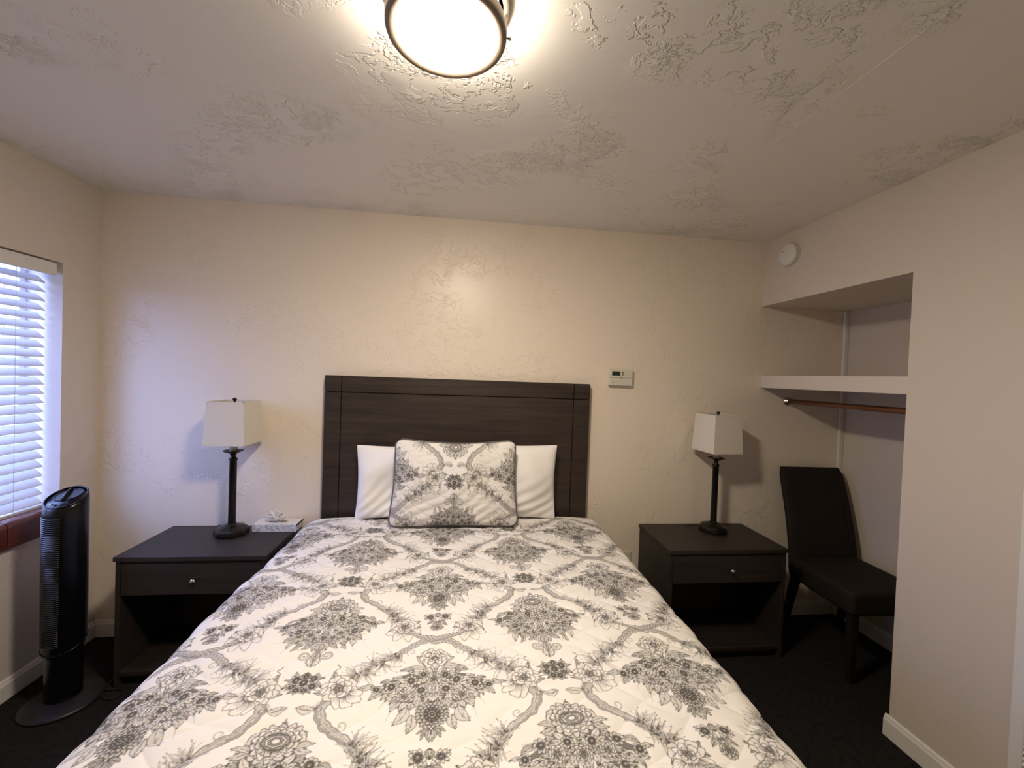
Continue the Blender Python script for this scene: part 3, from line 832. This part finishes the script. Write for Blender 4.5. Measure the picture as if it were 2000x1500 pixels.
# ------------------------------------------------------------------ table lamps
def table_lamp(x, y, rot, label, cord):
    z0 = .617
    t = thing('table_lamp', label, 'table lamp', (x, y, z0), rot, 'matching table lamps')
    base = [(.060, 0.0), (.083, .002), (.085, .010), (.082, .026), (.072, .036), (.050, .044), (.030, .049), (.022, .055), (.0195, .066)]
    bm = lathe(bmesh.new(), base, 8, facet_rot=PI / 8)
    bmesh.ops.bevel(bm, geom=[e for e in bm.edges if abs(e.verts[0].co.z - e.verts[1].co.z) > .004], offset=.004, segments=2, affect='EDGES')
    obj('base', bm, M['bronze'], t)
    colp = [(.0190, .060), (.0182, .070), (.0178, .20), (.0178, .398), (.0215, .400), (.0215, .407), (.0180, .409), (.0130, .413), (.0120, .422), (.0150, .430), (.0200, .436)]
    obj('column', lathe(bmesh.new(), colp, 24), M['bronze'], t, True)
    cup = [(.015, .432), (.022, .436), (.038, .443), (.048, .448), (.0485, .4505), (.046, .451), (.030, .446), (.010, .4445)]
    obj('drip_pan', lathe(bmesh.new(), cup, 28, close_bot=False), M['bronze'], t, True)
    obj('socket_sleeve', lathe(bmesh.new(), [(.0195, .4455), (.0195, .500), (.013, .503)], 20), M['plastic_white'], t, True)
    obj('bulb', lathe(bmesh.new(), [(.012, .5035), (.014, .520), (.026, .545), (.030, .565), (.026, .588), (.013, .602), (.003, .606)], 16), M['plastic_white'], t, True)
    # square tapered shade, a thin shell with bound edges
    zb, zt, hb_, ht = .489, .716, .1000, .0895
    bm = bmesh.new(); th = .0022
    def ring(h, z): return [bm.verts.new((sx * h, sy * h, z)) for sx, sy in ((-1, -1), (1, -1), (1, 1), (-1, 1))]
    ob, ot, ib, it = ring(hb_, zb), ring(ht, zt), ring(hb_ - th, zb), ring(ht - th, zt)
    for k in range(4):
        j = (k + 1) % 4
        bm.faces.new((ob[k], ob[j], ot[j], ot[k])); bm.faces.new((ib[j], ib[k], it[k], it[j]))
        bm.faces.new((ob[j], ob[k], ib[k], ib[j])); bm.faces.new((ot[k], ot[j], it[j], it[k]))
    sh = obj('lamp_shade', bm, M['shade'], t)
    for z, h in ((zb + .005, hb_ + .0006), (zt - .005, ht + .0004)):
        bm = bmesh.new()
        for k in range(4):
            a = [(-1, -1), (1, -1), (1, 1), (-1, 1)][k]; b2 = [(-1, -1), (1, -1), (1, 1), (-1, 1)][(k + 1) % 4]
            x0, x1 = sorted((a[0] * h, b2[0] * h)); y0, y1 = sorted((a[1] * h, b2[1] * h))
            box(bm, x0 - .0009, x1 + .0009, y0 - .0009, y1 + .0009, z - .005, z + .005)
        obj('binding', bm, M['shade'], sh)
    bm = bmesh.new()
    for a in range(4):
        c, s = math.cos(a * PI / 2), math.sin(a * PI / 2)
        tube(bm, [(.004 * c, .004 * s, zt - .030), ((ht - .003) * c, (ht - .003) * s, zt - .012)], .0014, 6)
    tube(bm, [(0, 0, .606), (0, 0, zt - .006)], .0022, 8)
    obj('spider', bm, M['bronze'], t)
    obj('finial', lathe(bmesh.new(), [(.004, zt - .008), (.005, zt), (.0095, zt + .003), (.0105, zt + .009), (.008, zt + .014), (.002, zt + .0165)], 18), M['bronze'], t, True)
    o = obj('cord', tube(bmesh.new(), catmull(cord, 8), .0028, 8), M['black_matt'], t, True)
    obj('switch_button', lathe(bmesh.new(), [(.006, 0), (.006, .005), (.003, .0065)], 12), M['black_plastic'], t, True, loc=(-.03, -.079, .018), rot=(PI / 2 - .2, 0, -.36))
    return t
table_lamp(-1.220, 2.362, 0.0, 'black table lamp with pale square shade beside the tissue box', [(0, .08, .006), (-.02, .10, .006), (-.05, .112, .005), (-.09, .108, .004), (-.13, .112, .004)])
table_lamp(1.542, 2.362, .107, 'black table lamp with pale square shade beside the brown chair', [(-.06, .06, .010), (-.085, .07, .012), (-.11, .078, .009), (-.125, .09, .005), (-.12, .108, .004)])

# ------------------------------------------------------------------ tissue box
tb = thing('tissue_box', 'flat patterned tissue box with a white tissue pulled up', 'tissue box', (-1.012, 2.430, .6175))
def tissue_print():
    m, nt, b = new_mat('tissue_box_print')
    v = mapped(nt)
    n = noise(nt, v, 55.0, 3.0, .6, 2.0)
    nt.links.new(ramp(nt, n, [(.42, (.36, .37, .40)), (.56, (.74, .75, .77))]), b.inputs['Base Color']); setin(b, Roughness=.45)
    return m
M['tissue_print'] = tissue_print()
box_obj('carton', -.114, .114, -.052, .052, 0, .040, M['tissue_print'], tb, .0012)
box_obj('top_panel', -.1125, .1125, -.0505, .0505, .0402, .0412, M['plastic_white'], tb)
box_obj('flap_slit_shade', .1142, .1152, -.050, .052, .030, .0395, M['black_matt'], tb)  # black strip painted as the shade in the open flap's slit
bm = bmesh.new(); t_ = np.linspace(0, 2 * PI, 25)[:-1]
bm.faces.new([bm.verts.new((.050 * math.cos(a), .017 * math.sin(a), .0416)) for a in t_])
obj('slot', bm, M['grey_print'], tb)
def tissue():
    bm = bmesh.new(); rr = np.random.default_rng(4)
    for k in range(11):
        a = k * 2 * PI / 11 + rr.uniform(-.2, .2); L = rr.uniform(.055, .095); el = rr.uniform(.25, 1.4); w = rr.uniform(.022, .038)
        d = Vector((math.cos(a) * math.cos(el), .6 * math.sin(a) * math.cos(el), math.sin(el))); s = Vector((-math.sin(a), math.cos(a), 0))
        n = d.cross(s)
        prev = None
        for i in range(6):
            t = i / 5
            c = Vector((0, 0, .043)) + d * L * t + n * (.010 * math.sin(t * 5 + k)) - Vector((0, 0, .02)) * t * t
            ww = w * (0.25 + .75 * t) * (1 - .55 * (t > .9))
            row = [bm.verts.new(c + s * ww * j + n * (.007 * math.cos(j * 5 + i + k)) * t) for j in (-.5, -.17, .17, .5)]
            for v in row: v.co.z = max(v.co.z, .0425)
            if prev:
                for j in range(3): bm.faces.new((prev[j], prev[j + 1], row[j + 1], row[j]))
            prev = row
    return bm
o = obj('tissue', tissue(), M['tissue'], tb, True, loc=(-.006, -.005, 0))
sd = o.modifiers.new('thickness', 'SOLIDIFY'); sd.thickness = .0008

# ------------------------------------------------------------------ tower fan
FX, FY = -1.727, 2.02
fan = thing('tower_fan', 'glossy black tower fan standing by the window wall', 'fan', (FX, FY, 0), math.radians(28))
obj('base', lathe(bmesh.new(), [(.132, 0), (.139, .004), (.139, .010), (.130, .016), (.095, .024), (.072, .030), (.060, .034)], 48), M['black_matt'], fan, True)
obj('neck', lathe(bmesh.new(), [(.062, .028), (.061, .060), (.062, .235), (.065, .250)], 40), M['black_plastic'], fan, True)
def fan_shell():
    """cylinder whose top is cut on a slant, lower towards its front (-y)"""
    bm = bmesh.new(); seg = 48; rings = []
    zs = [(.062, .240), (.0705, .252), (.0725, .262), (.0730, .60), (.0730, .845), (.0715, .868), (.0660, .880)]
    for i, (r, z) in enumerate(zs):
        ring = []
        for k in range(seg):
            a = 2 * PI * k / seg; x, y = r * math.cos(a), r * math.sin(a)
            dz = (y / .073) * .030 + (x / .073) * .012
            zz = z + (.034 + dz if i >= 4 else (dz * .8 + .010 if i <= 2 else 0))
            ring.append(bm.verts.new((x, y, zz)))
        rings.append(ring)
    for a, b_ in zip(rings, rings[1:]):
        for k in range(seg): bm.faces.new((a[k], a[(k + 1) % seg], b_[(k + 1) % seg], b_[k]))
    bm.faces.new(rings[0][::-1]); bm.faces.new(rings[-1])
    return bm
obj('body', fan_shell(), M['black_plastic'], fan, True)
def slant(x, y, z): return (x, y, z + .034 + (y / .073) * .030 + (x / .073) * .012)
obj('top_rim', tube(bmesh.new(), [slant(.067 * math.cos(a), .067 * math.sin(a), .881) for a in np.linspace(0, 2 * PI, 41)[:-1]], .0035, 8, True), M['black_plastic'], fan, True)
bm = bmesh.new()
inner = [bm.verts.new(slant(.004 + .044 * math.cos(a), .012 + .032 * math.sin(a), .8815)) for a in np.linspace(0, 2 * PI, 33)[:-1]]
bm.faces.new(inner); obj('handle_well', bm, M['black_matt'], fan)
obj('handle', tube(bmesh.new(), [slant(-.002 + .006 * s, .012 + .034 * s, .886 + .004 * (1 - s * s)) for s in np.linspace(-1, 1, 7)], .006, 8), M['black_plastic'], fan, True)
obj('well_rim', tube(bmesh.new(), [slant(.004 + .046 * math.cos(a), .012 + .034 * math.sin(a), .882) for a in np.linspace(0, 2 * PI, 33)[:-1]], .0022, 6, True), M['black_plastic'], fan, True)
for q, (x, y) in enumerate(((-.040, -.030), (-.025, -.042), (-.006, -.048), (.014, -.047))):
    obj('button', lathe(bmesh.new(), [(.0055, 0), (.0050, .003), (.003, .004)], 12), M['nickel'] if q == 0 else M['black_matt'], fan, True, loc=slant(x, y, .8805))
# grille: fine horizontal ribs over the side that faces the window
bm = bmesh.new(); n_r = 66
for k in range(n_r):
    z = .285 + .0085 * k
    pts = [(.0738 * math.cos(a), .0738 * math.sin(a), z) for a in np.linspace(math.radians(135), math.radians(268), 15)]
    tube(bm, pts, .0022, 5)
gr = obj('grille', bm, M['grille'], fan, True)
obj('seam_ring', tube(bmesh.new(), [(.0728 * math.cos(a), .0728 * math.sin(a), .272 + (math.sin(a) * .024 + math.cos(a) * .0096)) for a in np.linspace(0, 2 * PI, 41)[:-1]], .0028, 6, True), M['black_plastic'], fan, True)
def to_fan(p):
    d = Vector((p[0] - FX, p[1] - FY, 0)); a = -math.radians(28)
    return (d.x * math.cos(a) - d.y * math.sin(a), d.x * math.sin(a) + d.y * math.cos(a), p[2])
cd = [(-1.640, 2.115, .006), (-1.600, 2.060, .006), (-1.560, 2.015, .006), (-1.520, 2.020, .006), (-1.515, 2.055, .006), (-1.545, 2.072, .010), (-1.590, 2.068, .008), (-1.612, 2.12, .006), (-1.612, 2.25, .006), (-1.625, 2.42, .006)]
obj('cord', tube(bmesh.new(), catmull([to_fan(p) for p in cd], 8), .0035, 8), M['black_matt'], fan, True)

# ------------------------------------------------------------------ chair in the niche
chair = thing('dining_chair', 'dark brown upholstered chair tucked in the closet niche', 'chair', (2.222, 2.115, 0), math.radians(-2))
def soft_box(x0, x1, y0, y1, z0, z1, bev): return box(bmesh.new(), x0, x1, y0, y1, z0, z1, bev, 4)
CWD = .222
bm = soft_box(-CWD, CWD, -.262, .190, .355, .478, .024)
bmesh.ops.subdivide_edges(bm, edges=[e for e in bm.edges if abs(e.verts[0].co.x - e.verts[1].co.x) > .2 or abs(e.verts[0].co.y - e.verts[1].co.y) > .2], cuts=6, use_grid_fill=True)
for v in bm.verts:
    if v.co.z > .45: v.co.z += .016 * (1 - (v.co.x / .23) ** 2) * (1 - ((v.co.y + .036) / .24) ** 2)
obj('seat', bm, M['chair_fabric'], chair, True)
def chair_back():
    bm = bmesh.new(); n, m = 14, 8; rows = []
    for i in range(n + 1):
        t = i / n; z = .40 + .60 * t
        yc = .170 + .145 * t ** 1.5; hw = CWD - .004 - .008 * t; th = .046 - .010 * t
        if i == n: th *= .55; hw -= .012
        if i == n - 1: th *= .9; hw -= .002
        prof = []
        for x, s in ((-1, -.55), (-.94, -1), (-.5, -1.12), (0, -1.16), (.5, -1.12), (.94, -1), (1, -.55), (1, .55), (.94, 1), (0, 1), (-.94, 1), (-1, .55)):
            prof.append(bm.verts.new((x * hw, yc + s * th / 2, z)))
        rows.append(prof)
    for a, b_ in zip(rows, rows[1:]):
        for k in range(12): bm.faces.new((a[k], a[(k + 1) % 12], b_[(k + 1) % 12], b_[k]))
    bm.faces.new(rows[0][::-1]); bm.faces.new(rows[-1])
    return bm
back = obj('backrest', chair_back(), M['chair_fabric'], chair, True)
for sx in (-.80, .80):
    bm = bmesh.new()
    tube(bm, [(sx * (CWD - .004 - .008 * t), .170 + .145 * t ** 1.5 - (.046 - .010 * t) * .56, .40 + .60 * t) for t in np.linspace(.05, .95, 12)], .0024, 6)
    obj('welt', bm, M['chair_fabric'], back, True)
def leg(x, y, z1, back_):
    bm = bmesh.new(); k = .020; k2 = .014; dy = .085 if back_ else -.006
    a = [bm.verts.new((x + sx * k2, y + dy + sy * k2, 0)) for sx, sy in ((-1, -1), (1, -1), (1, 1), (-1, 1))]
    b_ = [bm.verts.new((x + sx * k, y + sy * k, z1)) for sx, sy in ((-1, -1), (1, -1), (1, 1), (-1, 1))]
    for i in range(4): bm.faces.new((a[i], a[(i + 1) % 4], b_[(i + 1) % 4], b_[i]))
    bm.faces.new(a[::-1]); bm.faces.new(b_)
    return bm
for sx in (-1, 1):
    obj('leg', leg(sx * .185, -.225, .360, False), M['chair_leg'], chair)
    obj('leg', leg(sx * .185, .160, .360, True), M['chair_leg'], chair)

# ------------------------------------------------------------------ niche shelf and hanging rod
shf = thing('closet_shelf', 'pale painted shelf across the closet niche', 'shelf', (2.22, 1.9, 1.54))
def shp(name, *a, bev=.002):
    o = box_obj(name, *a, M['shelf'], shf, bev); o.location = -Vector(shf.location); return o
shp('fascia', XR + .018, XR + .038, NYF + .002, YB - .001, 1.502, 1.582)
shp('board', XR + .0385, NX - .001, NYF + .002, YB - .001, 1.562, 1.581)
shp('cleat', XR + .0390, NX - .036, YB - .020, YB - .001, 1.510, 1.5615)
shp('cleat', NX - .020, NX - .001, NYF + .003, YB - .021, 1.510, 1.5615)
rod = thing('closet_rod', 'brown wooden hanging rod under the niche shelf', 'clothes rod', (2.109, 1.9, 1.42))
o = obj('pole', tube(bmesh.new(), [(2.109, YB - .012, 1.42), (2.109, NYF + .005, 1.42)], .0155, 20), M['rod_wood'], rod, True); o.location = -Vector(rod.location)
o = obj('rod_socket', tube(bmesh.new(), [(2.109, YB - .001, 1.42), (2.109, YB - .006, 1.42), (2.109, YB - .0065, 1.42), (2.109, YB - .024, 1.42)], [.026, .026, .0185, .0185], 24), M['nickel'], rod, True); o.location = -Vector(rod.location)

# ------------------------------------------------------------------ thermostat
th = thing('thermostat', 'cream digital thermostat on the wall right of the headboard', 'thermostat', (.960, YB, 1.534))
box_obj('back_plate', -.074, .076, -.008, 0, -.046, .048, M['plastic_cream'], th, .002)
box_obj('body', -.079, .074, -.031, -.0085, -.050, .053, M['plastic_cream'], th, .004, 2)
box_obj('display', -.060, -.008, -.0322, -.0312, .012, .038, M['lcd'], th)
for z in (.031, .018): box_obj('button', .002, .014, -.0335, -.0313, z - .0035, z + .0035, M['grey_print'], th, .0008)
for q, (x, z) in enumerate(((.030, .041), (.045, .041), (.030, .022), (.045, .022))): box_obj('button', x - .005, x + .005, -.0328, -.0313, z - .003, z + .003, M['plastic_cream'], th, .0008)
box_obj('cover_seam', -.074, .070, -.0318, -.0312, -.0012, .0002, M['grey_print'], th)
box_obj('finger_notch', -.012, .006, -.0320, -.0312, -.004, .0005, M['grey_print'], th)
box_obj('badge', -.057, -.047, -.0318, -.0312, -.034, -.030, M['grey_print'], th)

# ------------------------------------------------------------------ smoke alarm
sa = thing('smoke_alarm', 'round white smoke alarm high on the right wall', 'smoke alarm', (XR, 2.272, 2.300))
def wall_lathe(prof, seg=40): return lathe(bmesh.new(), prof, seg)
rotw = (0, -PI / 2, 0)
obj('mounting_plate', wall_lathe([(.066, .0005), (.066, .008)]), M['plastic_white'], sa, True, rot=rotw)
obj('cover', wall_lathe([(.060, .0085), (.066, .014), (.0665, .026), (.063, .034), (.052, .039), (.010, .041)]), M['plastic_white'], sa, True, rot=rotw)
obj('test_button', wall_lathe([(.010, .0405), (.0095, .0435), (.004, .044)], 20), M['plastic_white'], sa, True, rot=rotw, loc=(0, -.012, -.012))
obj('indicator', wall_lathe([(.004, .0395), (.0035, .0425)], 12), M['grey_print'], sa, True, rot=rotw, loc=(0, .022, .020))

# ------------------------------------------------------------------ socket low on the wall between bed and nightstand
so = thing('wall_socket', 'small cream wall socket low between bed and right nightstand', 'wall socket', (1.046, YB, .374))
box_obj('cover_plate', -.036, .036, -.006, 0, -.058, .058, M['plastic_cream'], so, .002)
for z in (-.022, .022): box_obj('outlet', -.016, .016, -.0085, -.0062, z - .014, z + .014, M['plastic_white'], so, .0015)

# ------------------------------------------------------------------ white wall heater at the right edge of the view
wh = thing('wall_heater', 'white louvred metal heater panel at the right picture edge', 'heater', (XR, 1.0, .06))
def whp(name, *a, bev=.002, mat=None):
    o = box_obj(name, *a, mat or M['heater'], wh, bev); o.location = -Vector(wh.location); return o
HXF = XR - .012
whp('inside', XR - .004, XR - .0005, .80, 1.182, .03, 1.30, mat=M['shade_sheet'])  # flat dark sheet on the wall, painted shade for the louvre gaps
whp('frame_side', HXF, XR - .0045, 1.150, 1.187, .03, 1.30); whp('frame_side', HXF, XR - .0045, .790, .827, .03, 1.30)
whp('upper_panel', HXF + .001, XR - .0045, .8275, 1.1495, .42, 1.30)
whp('frame_bottom', HXF, XR - .0045, .8275, 1.1495, .03, .055)
me = None
for k in range(18):
    z = .066 + .0198 * k
    bm = bmesh.new()
    v = [bm.verts.new(p) for p in ((XR - .005, .8275, z + .010), (XR - .005, 1.1495, z + .010), (HXF + .001, 1.1495, z), (HXF + .001, .8275, z),
                                   (XR - .005, .8275, z + .0125), (XR - .005, 1.1495, z + .0125), (HXF + .001, 1.1495, z + .0045), (HXF + .001, .8275, z + .0045))]
    for f in ((0, 1, 2, 3), (7, 6, 5, 4), (0, 4, 5, 1), (1, 5, 6, 2), (2, 6, 7, 3), (3, 7, 4, 0)): bm.faces.new([v[i] for i in f])
    o = obj('louvre', bm, M['heater'], wh); o.location = -Vector(wh.location)
